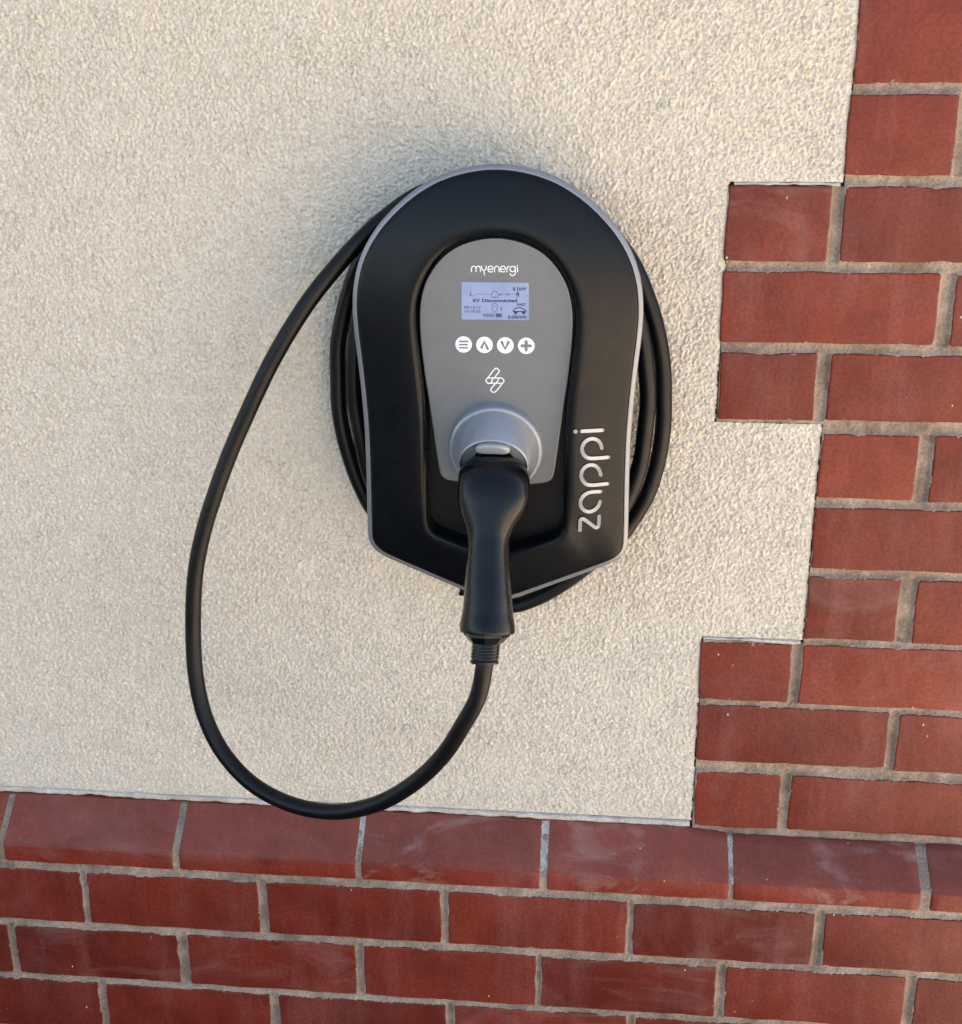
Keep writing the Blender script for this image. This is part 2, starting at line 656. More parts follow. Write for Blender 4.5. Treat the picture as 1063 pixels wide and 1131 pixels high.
def mortar(name, bricks, x0, x1, z0, z1, yf, parent, keepfn=None, seed=3, step=.0015):
    xs = np.arange(x0, x1 + step, step)
    zs = np.arange(z0, z1 + step, step)
    X, Z = np.meshgrid(xs, zs)
    D = np.full(X.shape, .05)
    V = np.full(X.shape, .05)       # distance measured along x only inside a course -> perpend
    for a, b, c, d in bricks:
        i0, i1 = np.searchsorted(xs, [a - .03, b + .03])
        k0, k1 = np.searchsorted(zs, [c - .03, d + .03])
        if i1 <= i0 or k1 <= k0:
            continue
        x = xs[i0:i1][None, :]
        z = zs[k0:k1][:, None]
        dx = np.maximum(a - x, x - b)
        dz = np.maximum(c - z, z - d)
        out = np.sqrt(np.maximum(dx, 0) ** 2 + np.maximum(dz, 0) ** 2)
        sd = np.where((dx < 0) & (dz < 0), np.maximum(dx, dz), out)
        D[k0:k1, i0:i1] = np.minimum(D[k0:k1, i0:i1], sd)
        vz = np.where(dz < .001, np.maximum(dx, 0), .05)
        V[k0:k1, i0:i1] = np.minimum(V[k0:k1, i0:i1], vz)
    perp = np.clip((V < .012).astype(float), 0, 1)
    nz, nx = X.shape
    n1 = spectral(nz, nx, step, .006, .5, seed=seed)
    n2 = spectral(nz, nx, step, .022, .5, seed=seed + 1)
    n3 = spectral(nz, nx, step, .05, .5, seed=seed + 2)
    t = np.clip(D / .0055, 0, 1)
    prof = t * t * (3 - 2 * t)
    Y = yf + .0012 + (.0022 + .0028 * perp) * prof + .00032 * n1 + .00035 * n2
    # ragged laps of mortar over the arrises
    lap = np.clip(n2 * .6 + n1 * .5 + n3 * .5 - .55, 0, 1.3)
    edge = np.exp(-((D - .0004) / .0015) ** 2)
    Y -= lap * edge * .0022
    Y = np.where(D < -.0028, yf + .006, Y)
    keep = D > -.0042
    if keepfn is not None:
        keep &= keepfn(X, Z)
    return grid_mesh(name, X, Z, Y, keep, MMO, parent)


# ------------------------------------------------------------------ the three wall things
quoin = thing('brick_quoin', 'toothed red brick corner bonded into the cream wall on the right', 'brick corner', (.95, 0, GROUND))
plinth = thing('brick_plinth', 'red brick base wall with a sloping top course under the cream render', 'brick base wall', (0, YF, GROUND))
rend = thing('rendered_wall', 'cream rough textured rendered wall behind the charger', 'wall', (0, .1, GROUND))

mb = MB()
at_ = []
for a, b, c, d in UP:
    brick_mesh(mb, a, b, c, d, 0, .05, at_, random.random() * .7 + .3, .25 if random.random() < .15 else .0)
o = mb.build('bricks', MBK, quoin, True, 40)
set_attr(o, at_)


def quoin_keep(X, Z):
    inn = ((Z > .304) & (Z < .5500)) | (Z < .0500)
    return (X > np.where(inn, .7245, .8352))


mortar('mortar', UP, .715, XR - .003, -.209, .90, 0, quoin, quoin_keep, 21)
mb = MB()
box(mb, .842, XR - .004, .0052, .30, .895, 1.9)
mb.build('mortar_backing', MMO, quoin)

mb = MB()
at_ = []
for a, b, c, d in LOW:
    brick_mesh(mb, a, b, c, d, YF, .045, at_, random.random() * .75, .0 if random.random() < .75 else .3)
# base bricks draw from a darker tone range than the quoin
o = mb.build('bricks', MBK, plinth, True, 40)
set_attr(o, at_)
mortar('mortar', LOW, -.45, XR - .003, -.66, -.259, YF, plinth, None, 41)
mb = MB()
box(mb, XL, -.452, YF + .0045, 0, GROUND, -.262)
box(mb, -.452, XR - .004, YF + .0045, 0, GROUND, -.662)
box(mb, -.452, XR - .004, YF + .0075, 0, -.662, -.264)
mb.build('mortar_backing', MMO, plinth)

# plinth course: bricks with a sloping top
pj = [(-120, -112.3), (100.4, 108.7), (325.7, 332.7), (546.7, 555.5), (767.5, 772.6), (985.6, 997.3)]
while pj[0][0] > XL * 1000 + 60:
    pj.insert(0, (pj[0][0] - 222, pj[0][1] - 222))
pj.append((XR * 1000, XR * 1000))
zb, za = -.2620, -.2375       # bottom, arris of the front face


def ztop(x):
    return -.1975 - .0085 * min(1, max(0, (x - .70) / .08))


def plinth_prof(x, inset=0.0):
    zt = ztop(x)
    ya = .012
    sl = (zt - za) / (-YF)
    P = [(ya, zb), (YF + .002, zb), (YF + .0006, zb + .0006), (YF, zb + .002),
         (YF, (zb + za) / 2), (YF, za - .003), (YF + .0006, za - .0006), (YF + .0024, za + .0013)]
    for k in range(1, 7):
        t = k / 6
        y = YF + .0024 + (-.001 - YF - .0024) * t
        P.append((y, za + .0013 + (zt - za - .0013) * t))
    P.append((.004, zt + .0004))
    P.append((ya, zt - .001))
    out = []
    for y, z in P:
        cy, cz = -.012, -.235
        d = math.hypot(y - cy, z - cz)
        out.append((y + (cy - y) / d * inset, z + (cz - z) / d * inset))
    return out


mb = MB()
at_ = []
mw = MB()
for k in range(len(pj) - 1):
    x0, x1 = pj[k][1] / 1000, pj[k + 1][0] / 1000
    n = 18
    stations = [(x0, .0020), (x0 + .0008, .0007), (x0 + .002, 0)]
    for i in range(1, n):
        stations.append((x0 + (x1 - x0) * i / n, 0))
    stations += [(x1 - .002, 0), (x1 - .0008, .0007), (x1, .0020)]
    rings = []
    ph = random.uniform(0, 6)
    for x, ins in stations:
        w = .00035 * math.sin(x * 40 + ph) + random.gauss(0, .00012)
        rings.append([Vector((x, y, z)) for y, z in plinth_prof(x, ins + w)])
    b0 = len(mb.v)
    loft(mb, rings, 0, True)
    rnd = random.uniform(.75, 1.0)
    sm = {3: .25, 4: .25, 5: 1.0, 6: 1.0, 7: .8}.get(k - (len(pj) - 8) + 2, .2)
    sm = 1.0 if .32 < x0 < .98 else .2
    at_ += [(rnd, sm)] * (len(mb.v) - b0)
    # perpend joint to the right
    if pj[k + 1][0] < XR * 1000 - 1:
        a, b = pj[k + 1][0] / 1000 - .001, pj[k + 1][1] / 1000 + .001
        # joint sheet with a rough surface
        m = 9
        prof = []
        P = plinth_prof((a + b) / 2, .0016)
        for (ya, za_), (yb, zb_) in zip(P[1:-1], P[2:]):
            L = max(1, int(math.hypot(yb - ya, zb_ - za_) / .0016))
            for q in range(L):
                prof.append((ya + (yb - ya) * q / L, za_ + (zb_ - za_) * q / L))
        rr = []
        for i in range(m + 1):
            x = a + (b - a) * i / m
            dip = .0014 * math.sin(math.pi * i / m)
            ring = []
            for y, z in prof:
                nn = random.gauss(0, .00035)
                ring.append(Vector((x, y + (dip + nn) * .8, z - (dip + nn) * .5)))
            rr.append(ring)
        nn_ = len(prof)
        fs = [(i * nn_ + q, i * nn_ + q + 1, (i + 1) * nn_ + q + 1, (i + 1) * nn_ + q)
              for i in range(m) for q in range(nn_ - 1)]
        stained = .3 < a < .80
        vs = [p for r_ in rr for p in r_]
        if stained:
            lim = -.238 if a > .5 else -.232
            sx_ = random.uniform(0, 9)
            fa = [f for f in fs if vs[f[0]][2] > lim + .004 * math.sin(vs[f[0]][0] * 900 + sx_) + random.gauss(0, .0025)
                  and math.sin(vs[f[0]][2] * 420 + sx_) + math.sin(vs[f[0]][2] * 150 + vs[f[0]][0] * 500) + random.gauss(0, .5) > -1.1]
            sa = set(fa)
            fb = [f for f in fs if f not in sa]
            mw.add(vs, fa, 1)
            mw.add(vs, fb, 0)
        else:
            mw.add(vs, fs, 0)
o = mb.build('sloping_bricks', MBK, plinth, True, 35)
set_attr(o, at_)
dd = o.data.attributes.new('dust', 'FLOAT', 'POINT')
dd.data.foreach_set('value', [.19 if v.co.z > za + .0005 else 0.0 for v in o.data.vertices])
o['label'] = 'sloping top course of smooth red bricks with white smears'
mw.build('sloping_course_mortar', [MMO, MMW], plinth, True)

# ------------------------------------------------------------------ render coat
step = .0012
gx0, gx1, gz0, gz1 = -.36, .8400, -.1905, .90
xs = np.arange(gx0, gx1, step)
zs = np.arange(gz0, gz1, step)
X, Z = np.meshgrid(xs, zs)
nz, nx = X.shape
iso = spectral(nz, nx, step, .0066, .62, seed=1)
fine = spectral(nz, nx, step, .0033, .4, seed=2)
dg = spectral(nz, nx, step, .0064, .6, math.radians(-38), 1.7, 3)
vt = spectral(nz, nx, step, .0066, .6, math.radians(84), 1.6, 4)
dg2 = spectral(nz, nx, step, .0064, .6, math.radians(62), 1.6, 14)
m1 = spectral(nz, nx, step, .30, .5, seed=5)
m2 = spectral(nz, nx, step, .22, .5, seed=6)
wd = np.clip(1.0 - (X + .1) / .45 + .3 * m1, 0, 1) * np.clip((Z - .15) / .3 + .3 * m2, 0, 1)
wv = (1 - wd) * np.clip(.45 + .45 * m2, 0, 1)
wi = np.clip(1 - wd - wv, 0, 1)
w2 = .35 * wi
H = wd * dg + wv * vt + wi * iso + w2 * dg2
H /= np.sqrt(wd ** 2 + wv ** 2 + wi ** 2 + w2 ** 2)


def grains(cell, ang, stretch, seed, warp=.35):
    """rounded grains with sharp crevices between them (jittered cells)"""
    r = np.random.default_rng(seed)
    c, s_ = math.cos(ang), math.sin(ang)
    wx = spectral(nz, nx, step, cell * 2.6, .6, seed=seed + 50) * warp
    wz = spectral(nz, nx, step, cell * 2.6, .6, seed=seed + 51) * warp
    p = ((X + 1) * c + (Z + 1) * s_) / (cell * stretch) + wx * .8
    q = (-(X + 1) * s_ + (Z + 1) * c) / cell + wz
    T = 257
    jx, jy, hh = r.random((T, T)), r.random((T, T)), r.normal(0, 1, (T, T))
    ip, iq = np.floor(p).astype(int), np.floor(q).astype(int)
    f1 = np.full(p.shape, 9.0)
    f2 = np.full(p.shape, 9.0)
    hb = np.zeros(p.shape)
    for a in (-1, 0, 1):
        for b in (-1, 0, 1):
            ia, ib = (ip + a) % T, (iq + b) % T
            d = np.hypot(ip + a + jx[ia, ib] - p, iq + b + jy[ia, ib] - q)
            lt = d < f1
            f2 = np.where(lt, f1, np.minimum(f2, d))
            hb = np.where(lt, hh[ia, ib], hb)
            f1 = np.where(lt, d, f1)
    e = np.clip((f2 - f1) / .34, 0, 1)
    return (e * (2 - e)) * (1.0 + .30 * hb) - .65


g1 = grains(.0038, math.radians(-42), 1.55, 100)
g2 = grains(.0040, math.radians(80), 1.45, 200)
g3 = grains(.0026, 0, 1.1, 300)
wg = np.clip(wd * 1.4 + .15 * m1, 0, 1)
G = g1 * wg + g2 * (1 - wg)
grain = spectral(nz, nx, step, .0046, .85, seed=31)
pit = spectral(nz, nx, step, .0062, .5, seed=32)
H = .22 * H + .80 * G + .30 * g3 + .26 * grain - .9 * np.clip(pit - 1.5, 0, 1.5)
amp = .66 + .05 * spectral(nz, nx, step, .07, .5, seed=7)
low = spectral(nz, nx, step, .12, .5, seed=8)
Y = .0030 - amp * .0029 * H - .00015 * fine - .0002 * low
# trowelled down towards its free edges
inn = ((Z > .304) & (Z < .5515)) | (Z < .0515)
rag = .0007 * spectral(nz, 1, step, .03, .7, seed=33)[:, :1] if False else np.interp(zs, np.linspace(-.2, .9, 260), RNG.normal(0, .0006, 260))[:, None]
lim = np.where(inn, .7250, .8365) + rag
keep = X < lim
edge = lim - X
edge2 = np.minimum(edge, Z + .1905)
for (ex0, ez) in ((.7240, .5515), (.7240, .0515)):
    near = (X > ex0) & (Z > ez - .001)
    edge2 = np.where(near, np.minimum(edge2, Z - ez), edge2)
k = np.clip(edge2 / .006, 0, 1)
sm = k * k * (3 - 2 * k)
Y = .0030 + (Y - .0030) * (.30 + .70 * sm) + (1 - sm) * .0016
grid_mesh('render_coat', X, Z, Y, keep, MR, rend)
# the rest of the coat, out of the picture, and the wall behind it all
mb = MB()
box(mb, XL, -.361, .0034, .02, -.1900, 1.9)
box(mb, -.359, .838, .0034, .02, .8995, 1.9)
mb.build('render_coat_margin', MR, rend)
mb = MB()
box(mb, XL, XR - .006, .0125, .30, GROUND, 5.2)
mb.build('wall_core', MDK, rend)


def wav(n, wl, a, seed):
    r = np.random.default_rng(seed)
    k = np.linspace(0, 1, max(3, int(n / wl)))
    return np.interp(np.linspace(0, 1, n + 1), k, r.normal(0, a, len(k)))


def rough_strip(mb, x0, x1, z0, z1, y0, seed, za=.0006, slope=0.0):
    n = int((x1 - x0) / .0015)
    top = wav(n, 6, za * .5, seed) + wav(n, 2, za * .3, seed + 1)
    bot = wav(n, 14, za * 1.3, seed + 2) + wav(n, 4, za * .6, seed + 3)
    yy = wav(n, 5, .0005, seed + 4)
    v, fs = [], []
    for i in range(n + 1):
        x = x0 + (x1 - x0) * i / n
        s_ = slope * (x - x0)
        a, c = z0 + bot[i] + s_, z1 + top[i] + s_
        a = min(a, c - .0002)
        y = y0 + yy[i]
        v += [(x, y0 + .012, a), (x, y + .0006, a), (x, y, a * .7 + c * .3), (x, y - .0001, a * .3 + c * .7),
              (x, y + .0006, c), (x, y0 + .012, c)]
    for i in range(n):
        for q in range(5):
            fs.append((i * 6 + q, (i + 1) * 6 + q, (i + 1) * 6 + q + 1, i * 6 + q + 1))
    mb.add(v, fs)


mb = MB()
rough_strip(mb, -.45, .7225, -.1958, -.1892, .0010, 60, .0008, slope=-.0020)
rough_strip(mb, .7290, .8325, .5497, .5520, .0022, 70, .0007)
rough_strip(mb, .7255, .8330, .0484, .0516, .0012, 80, .0009)
mb.build('white_edge_bead', MWH, rend, True)

# ------------------------------------------------------------------ EV charger
CX, CZ = .5002, .360
charger = thing('wall_charger', 'black and silver teardrop shaped electric car charger fixed to the cream wall', 'car charger', (CX, 0, CZ))
NA = 300


def outline(half, cx=0, cz=0):
    """half: (dx,dz) mm from the top clockwise down to the bottom; returns NA points by angle"""
    full = [Vector((x, z, 0)) for x, z in half] + [Vector((-x, z, 0)) for x, z in half[-2:0:-1]]
    dense = catmull(full, 10, True)
    ang = [math.atan2(p.x - cx, p.y - cz) for p in dense]
    ang = np.unwrap(np.array(ang))
    a0 = ang[0]
    ang = ang - a0
    ex = np.array([p.x for p in dense])
    ez = np.array([p.y for p in dense])
    ang = np.append(ang, 2 * math.pi)
    ex = np.append(ex, ex[0])
    ez = np.append(ez, ez[0])
    t = np.arange(NA) * 2 * math.pi / NA
    x = np.interp(t, ang, ex)
    z = np.interp(t, ang, ez)
    return [(a / 1000, b / 1000) for a, b in zip(x, z)]


def offset(loop, d):
    n = len(loop)
    out = []
    for i in range(n):
        ax, az = loop[i - 2]
        bx, bz = loop[(i + 2) % n]
        tx, tz = bx - ax, bz - az
        L = math.hypot(tx, tz)
        # clockwise loop: inward normal is (tz,-tx)
        out.append((loop[i][0] + tz / L * d, loop[i][1] - tx / L * d))
    return out


RIM = outline([(0, 218.3), (28.3, 215.2), (55.3, 206.8), (79.5, 192.9), (100.9, 174.8), (118.8, 154.0), (131.6, 131.0),
               (138.8, 106.5), (141.2, 81.4), (140.4, 58.1), (138.6, 37.1), (137.0, 18.1), (135.7, 0), (134.6, -17.7),
               (133.8, -35.8), (133.4, -55), (133.4, -76.7), (133.7, -102.3), (134.2, -134.1), (134.3, -152), (134.0, -160),
               (131.6, -167), (127, -173), (120, -178.5), (106.8, -184.9), (81.7, -195.8), (55.8, -206.9), (28.7, -218.3),
               (14, -224.2), (6, -226.8), (0, -227.6)])
OPN = outline([(0, 155.4), (20.2, 153.4), (39.1, 146.2), (55.1, 133.5), (67.1, 116.2), (74.7, 97.3), (77.6, 77.4),
               (77.0, 58.7), (75.7, 43.6), (74.5, 30.9), (73.4, 19.7), (72.4, 9.5), (71.5, 0), (70.8, -9.3), (70.2, -18.8),
               (69.8, -28.9), (69.6, -40.3), (69.5, -53.3), (69.4, -69.4), (69.6, -90.8), (69.9, -121.3), (70, -128),
               (69.2, -135), (66.5, -141), (60.8, -146.3), (41.4, -154.3), (21.4, -161.6), (8, -166.3), (0, -167.6)])
PAN = outline([(0, 111.7), (14.5, 110.2), (28.7, 106.3), (41.6, 99.9), (52.3, 91), (61.2, 79.7), (67.7, 67.7), (71.6, 54.8),
               (73.5, 42.5), (74, 30.6), (73.9, 19.8), (73.4, 9.7), (72.7, 0), (71.8, -9.5), (70.9, -19), (69.8, -28.9),
               (68.3, -39.4), (66.8, -51.2), (65.2, -65.2), (63.2, -82.6), (60.6, -105.2), (58.2, -122), (56.4, -128.5),
               (52, -132.5), (36.3, -135.3), (18, -136.8), (0, -137.2)])


def ring3(loop, y, cx=CX, cz=CZ):
    return [Vector((cx + x, y, cz + z)) for x, z in loop]


# back: drum against the wall, then the shell flaring out to the front
mb = MB()
S = lambda s: [(x * s, z * s) for x, z in RIM]
loft(mb, [ring3(S(.70), .004), ring3(S(.70), -.004), ring3(S(.66), -.008), ring3(S(.655), -.066), ring3(S(.70), -.074),
          ring3(offset(RIM, .010), -.084), ring3(offset(RIM, .0035), -.088), ring3(offset(RIM, .002), -.0925)], 0, True)
mb.build('back_shell', M_BEZ, charger, True, 40)
mb = MB()
loft(mb, [ring3(offset(RIM, .004), -.0915), ring3(offset(RIM, .0008), -.0920), ring3(RIM, -.0932), ring3(RIM, -.0985),
          ring3(offset(RIM, .0008), -.0998), ring3(offset(RIM, .0041), -.1016), ring3(offset(RIM, .0047), -.1015),
          ring3(offset(RIM, .0051), -.0990)], 0, False)
mb.build('silver_trim', M_RIM, charger, True, 50)

OUT = offset(RIM, .0047)


def mixl(t):
    return [(a[0] * (1 - t) + b[0] * t, a[1] * (1 - t) + b[1] * t) for a, b in zip(OUT, OPN)]


mb = MB()
prof = [(0, -.0990), (.004, -.1010), (.012, -.1024), (.03, -.1034), (.07, -.1046), (.14, -.1060), (.25, -.1080),
        (.4, -.1105), (.55, -.1128), (.7, -.1149), (.82, -.1162), (.90, -.1167), (.95, -.1163), (.98, -.1150), (1.0, -.1128)]
prof_b = list(prof)
rings = [ring3(mixl(t), y) for t, y in prof]
rings += [ring3(offset(OPN, .0007), -.1085), ring3(offset(OPN, .0012), -.100), ring3(offset(OPN, .003), -.0625),
          ring3(offset(OPN, .0055), -.0600)]
loft(mb, rings, 0, False)
n = len(rings[-1])
mb.build('bezel', M_BEZ, charger, True, 50)
mb = MB()
loft(mb, [ring3(offset(OPN, .002), -.0630), ring3(offset(OPN, .010), -.0610), ring3([(x * .3, z * .3) for x, z in OPN], -.0605)], 0, False)
mb.add(ring3([(x * .31, z * .31) for x, z in OPN], -.0606), [tuple(range(n))])
mb.build('recess_floor', M_CAV, charger, True, 40)

# silver fascia plate, leaning back towards its foot
PZ = .400


def ypan(z):
    return -(.1000 + (z - .260) / .240 * .0100)


def ringp(loop, dy):
    return [Vector((CX + x, ypan(PZ + z) + dy, PZ + z)) for x, z in loop]


mb = MB()
loft(mb, [ringp(offset(PAN, .0006), .046), ringp(PAN, .0020), ringp(PAN, .0007), ringp(offset(PAN, .0004), .0002), ringp(offset(PAN, .0012), 0)], 0, False)
mb.add(ringp(offset(PAN, .0012), 0), [tuple(range(NA))])
fascia = mb.build('fascia_plate', M_PAN, charger, True, 35)


def on_panel(u, v, dy=0.0):
    z = .4
    for _ in range(6):
        p = at(u, v, ypan(z) + dy)
        z = p.z
    return p


def ribbon(mb, pts, hw, lift, thick, surf, mi=0, smooth=6, closed=False):
    """flat raised stroke along pixel points; surf(u,v) gives the 3D point on the surface"""
    P = [surf(u, v) for u, v in pts]
    if smooth:
        P = catmull(P, smooth, closed)
    m = len(P)
    L, R = [], []
    for i, p in enumerate(P):
        a = P[i - 1] if (i or closed) else P[0]
        b = P[(i + 1) % m] if (i < m - 1 or closed) else P[-1]
        t = Vector((b.x - a.x, 0, b.z - a.z)).normalized()
        nrm = Vector((t.z, 0, -t.x))
        L.append(p + nrm * hw)
        R.append(p - nrm * hw)
    poly = list(L)
    if not closed:
        t = (P[-1] - P[-2])
        t = Vector((t.x, 0, t.z)).normalized()
        nr = Vector((t.z, 0, -t.x))
        for k in range(1, 6):
            a = math.pi * k / 6
            poly.append(P[-1] + nr * hw * math.cos(a) + t * hw * math.sin(a))
        nL = len(poly)
        poly += R[::-1]
        t = (P[0] - P[1])
        t = Vector((t.x, 0, t.z)).normalized()
        nr = Vector((t.z, 0, -t.x))
        for k in range(1, 6):
            a = math.pi * k / 6
            poly.append(P[0] + nr * hw * math.cos(a) + t * hw * math.sin(a))
        top = [p + Vector((0, -lift, 0)) for p in poly]
        bot = [p + Vector((0, thick - lift, 0)) for p in poly]
        n = len(poly)
        f = []
        for i in range(m - 1):
            f.append((i, i + 1, n - 6 - (i + 1), n - 6 - i))
        f.append(tuple(range(m - 1, nL + 1)))
        f.append(tuple([n - 6] + list(range(n - 5, n)) + [0]))
        f += [(i, (i + 1) % n, n + (i + 1) % n, n + i) for i in range(n)]
        mb.add(top + bot, f, mi)
    else:
        v = [p + Vector((0, -lift, 0)) for p in L + R] + [p + Vector((0, thick - lift, 0)) for p in L + R]
        f = []
        for i in range(m):
            q = (i + 1) % m
            f.append((i, q, m + q, m + i))
            f.append((i, q, 2 * m + q, 2 * m + i))
            f.append((m + i, m + q, 3 * m + q, 3 * m + i))
        mb.add(v, f, mi)


def disc(mb, c, r, lift, thick, mi=0, n=40, bev=.0):
    rings = []
    for rr_, dy in ((r, thick - lift), (r, -lift + bev), (r - bev, -lift)):
        rings.append([c + Vector((math.cos(2 * math.pi * k / n) * rr_, dy, math.sin(2 * math.pi * k / n) * rr_)) for k in range(n)])
    loft(mb, rings, mi, False)
    mb.add(rings[-1], [tuple(range(n))], mi)


def glyph_mesh(txt, size, bold=0.0):
    cu = bpy.data.curves.new('glyphs', 'FONT')
    cu.body = txt
    cu.size = size
    cu.offset = bold
    cu.resolution_u = 3
    ob = bpy.data.objects.new('glyphs', cu)
    COL.objects.link(ob)
    bpy.context.view_layer.update()
    dg_ = bpy.context.evaluated_depsgraph_get()
    me = bpy.data.meshes.new_from_object(ob.evaluated_get(dg_))
    v = [tuple(p.co) for p in me.vertices]
    f = [tuple(p.vertices) for p in me.polygons]
    bpy.data.objects.remove(ob)
    bpy.data.curves.remove(cu)
    bpy.data.meshes.remove(me)
    return v, f


def text_on_panel(mb, txt, u0, v0, u1, v1, lift, mi=0, bold=0.0):
    """text fitted to the pixel box u0..u1 (x) and v0..v1 (cap height)"""
    v, f = glyph_mesh(txt, 1.0, bold)
    xa, xb = min(p[0] for p in v), max(p[0] for p in v)
    ya, yb = 0.0, max(p[1] for p in v)
    out = []
    for x, y, _ in v:
        u = u0 + (x - xa) / (xb - xa) * (u1 - u0)
        w = v1 + (y - ya) / (yb - ya) * (v0 - v1)
        out.append(on_panel(u, w, -lift))
    mb.add(out, f, mi)


# display
mb = MB()
c = [(510.3, 311.4), (584.6, 312.2), (584.6, 353.4), (510.3, 352.8)]
pts = []
for i, (u, v) in enumerate(c):
    su = 1 if i in (1, 2) else -1
    sv = 1 if i in (2, 3) else -1
    for k in range(5):
        a = math.pi / 2 * k / 4
        order = {0: (math.cos(a), math.sin(a)), 1: (math.sin(a), math.cos(a)), 2: (math.cos(a), math.sin(a)), 3: (math.sin(a), math.cos(a))}[i]
        r = 1.4
        pts.append((u - su * r + su * r * order[0], v - sv * r + sv * r * order[1]))
top = [on_panel(u, v, -.00025) for u, v in pts]
bot = [p + Vector((0, .0008, 0)) for p in top]
nn = len(top)
mb.add(top + bot, [tuple(range(nn))] + [(i, (i + 1) % nn, nn + (i + 1) % nn, nn + i) for i in range(nn)], 0)


def lcd(x, y):                       # coordinates of a 1063 x 658 enlargement of the display
    return (506 + x / 12.655, 306 + y / 12.655)


def lstroke(pts, hw=.00025, mi=1, closed=False, smooth=0, lift=.0004):
    ribbon(mb, [lcd(*p) for p in pts], hw, lift, .0002, on_panel, mi, smooth, closed)


text_on_panel(mb, '0.1kW', *lcd(770, 142), *lcd(962, 188), .00045, 1, .025)
text_on_panel(mb, 'EV Disconnected', *lcd(215, 303), *lcd(832, 348), .00045, 1, .028)
text_on_panel(mb, '09:12:17', *lcd(88, 405), *lcd(325, 442), .00045, 2, .02)
text_on_panel(mb, '17-10-22', *lcd(100, 460), *lcd(320, 496), .00045, 2, .02)
text_on_panel(mb, '0000:', *lcd(355, 510), *lcd(515, 556), .00045, 1, .0)
text_on_panel(mb, '00', *lcd(530, 508), *lcd(618, 558), .00045, 1, .05)
text_on_panel(mb, 'FAST', *lcd(830, 366), *lcd(958, 402), .00045, 1, .03)
text_on_panel(mb, '0.00kWh', *lcd(700, 536), *lcd(965, 580), .00045, 1, .025)
lstroke([(475, 275), (472, 235), (490, 208), (518, 190), (548, 208), (564, 238), (560, 278), (530, 288), (518, 268), (500, 288), (478, 280)], .00022, smooth=3)
lstroke([(235, 236), (455, 236)], .00016, 2)
lstroke([(180, 205), (182, 270)], .0003, 2)
lstroke([(165, 240), (215, 262)], .0003, 2, lift=.00045)
for x in (596, 698):
    lstroke([(x - 14, 240), (x + 10, 228), (x + 10, 254), (x - 10, 242)], .0003)
lstroke([(620, 241), (680, 241)], .00012, 2)
lstroke([(715, 241), (800, 241)], .00012, 2)
lstroke([(838, 200), (822, 282)], .00025)
lstroke([(840, 200), (858, 282)], .00025, lift=.00045)
lstroke([(812, 228), (868, 228)], .00025, lift=.0005)
lstroke([(816, 250), (862, 250)], .00025, lift=.0005)
lstroke([(484, 378), (550, 378), (552, 430), (538, 472), (516, 492), (494, 470), (482, 430)], .00022, closed=True, smooth=3)
lstroke([(500, 398), (516, 412), (534, 398)], .00022)
lstroke([(616, 412), (598, 436), (620, 436), (606, 462)], .00028)
lstroke([(780, 470), (800, 440), (840, 428), (890, 430), (925, 448), (955, 470)], .00045, smooth=3)
lstroke([(775, 480), (955, 484)], .0005, lift=.00045)
for x in (812, 922):
    disc(mb, on_panel(*lcd(x, 494)), .0016, .0006, .0003, 1, 14)
mb.build('display', [M_LCD, M_INK, M_INK2], fascia)

# buttons
BT = [(512.5, 380.3), (535.5, 380.8), (558.5, 381.3), (581.7, 381.8)]
for i, (u, v) in enumerate(BT):
    mb = MB()
    disc(mb, on_panel(u, v), .0081, .0007, .001, 0, 48, .0003)
    q = lambda dx, dy: (u + dx, v + dy)
    L = .00085
    if i == 0:
        for dy in (-3.3, .1, 3.5):
            ribbon(mb, [q(-4.2, dy), q(4.2, dy)], .00085, L, .0002, on_panel, 1, 0)
    elif i == 1:
        ribbon(mb, [q(-3.6, 4), q(0, -3.6), q(3.6, 4)], .0014, L, .0002, on_panel, 1, 0)
    elif i == 2:
        ribbon(mb, [q(-3.6, -3.6), q(0, 4), q(3.6, -3.6)], .0014, L, .0002, on_panel, 1, 0)
    else:
        ribbon(mb, [q(-4.6, 0), q(4.6, 0)], .0015, L, .0002, on_panel, 1, 0)
        ribbon(mb, [q(0, -4.6), q(0, 4.6)], .0015, L + .0001, .0002, on_panel, 1, 0)
    o = mb.build('button', [M_WHT, M_SYM], fascia)
    o['label'] = ['round white button with three bars', 'round white button with an up arrow',
                  'round white button with a down arrow', 'round white button with a plus'][i]

# small wordmark
mb = MB()
W = lambda x, y: (515 + x / 16.35, 285 + y / 16.35)
hwm = .00043
cnt = [0]


def ws(pts, closed=False, smooth=4, hw=None, lift=None):
    cnt[0] += 1
    ribbon(mb, [W(*p) for p in pts], hw or hwm, lift or (.0003 + .00006 * (cnt[0] % 4)), .0003, on_panel, 0, smooth, closed)


ws([(102, 245), (102, 182), (118, 152), (145, 144), (172, 156), (183, 185), (183, 245)])
ws([(184, 180), (200, 154), (224, 144), (250, 156), (262, 185), (262, 245)])
ws([(286, 140), (290, 185), (312, 218), (342, 218), (364, 185), (366, 140)])
ws([(326, 222), (336, 305)], smooth=0)
ws([(406, 197), (488, 197), (482, 160), (448, 142), (412, 156), (399, 195), (412, 236), (446, 250), (482, 240)], smooth=3)
ws([(518, 248), (518, 185), (532, 155), (560, 144), (588, 156), (600, 185), (600, 248)])
ws([(630, 197), (712, 197), (706, 160), (672, 142), (636, 156), (623, 195), (636, 236), (670, 250), (706, 240)], smooth=3)
ws([(743, 248), (743, 190), (754, 160), (782, 146)])
ws([(845 + 47 * math.cos(a), 196 + 50 * math.sin(a)) for a in [k * math.pi / 6 for k in range(12)]], True, 2)
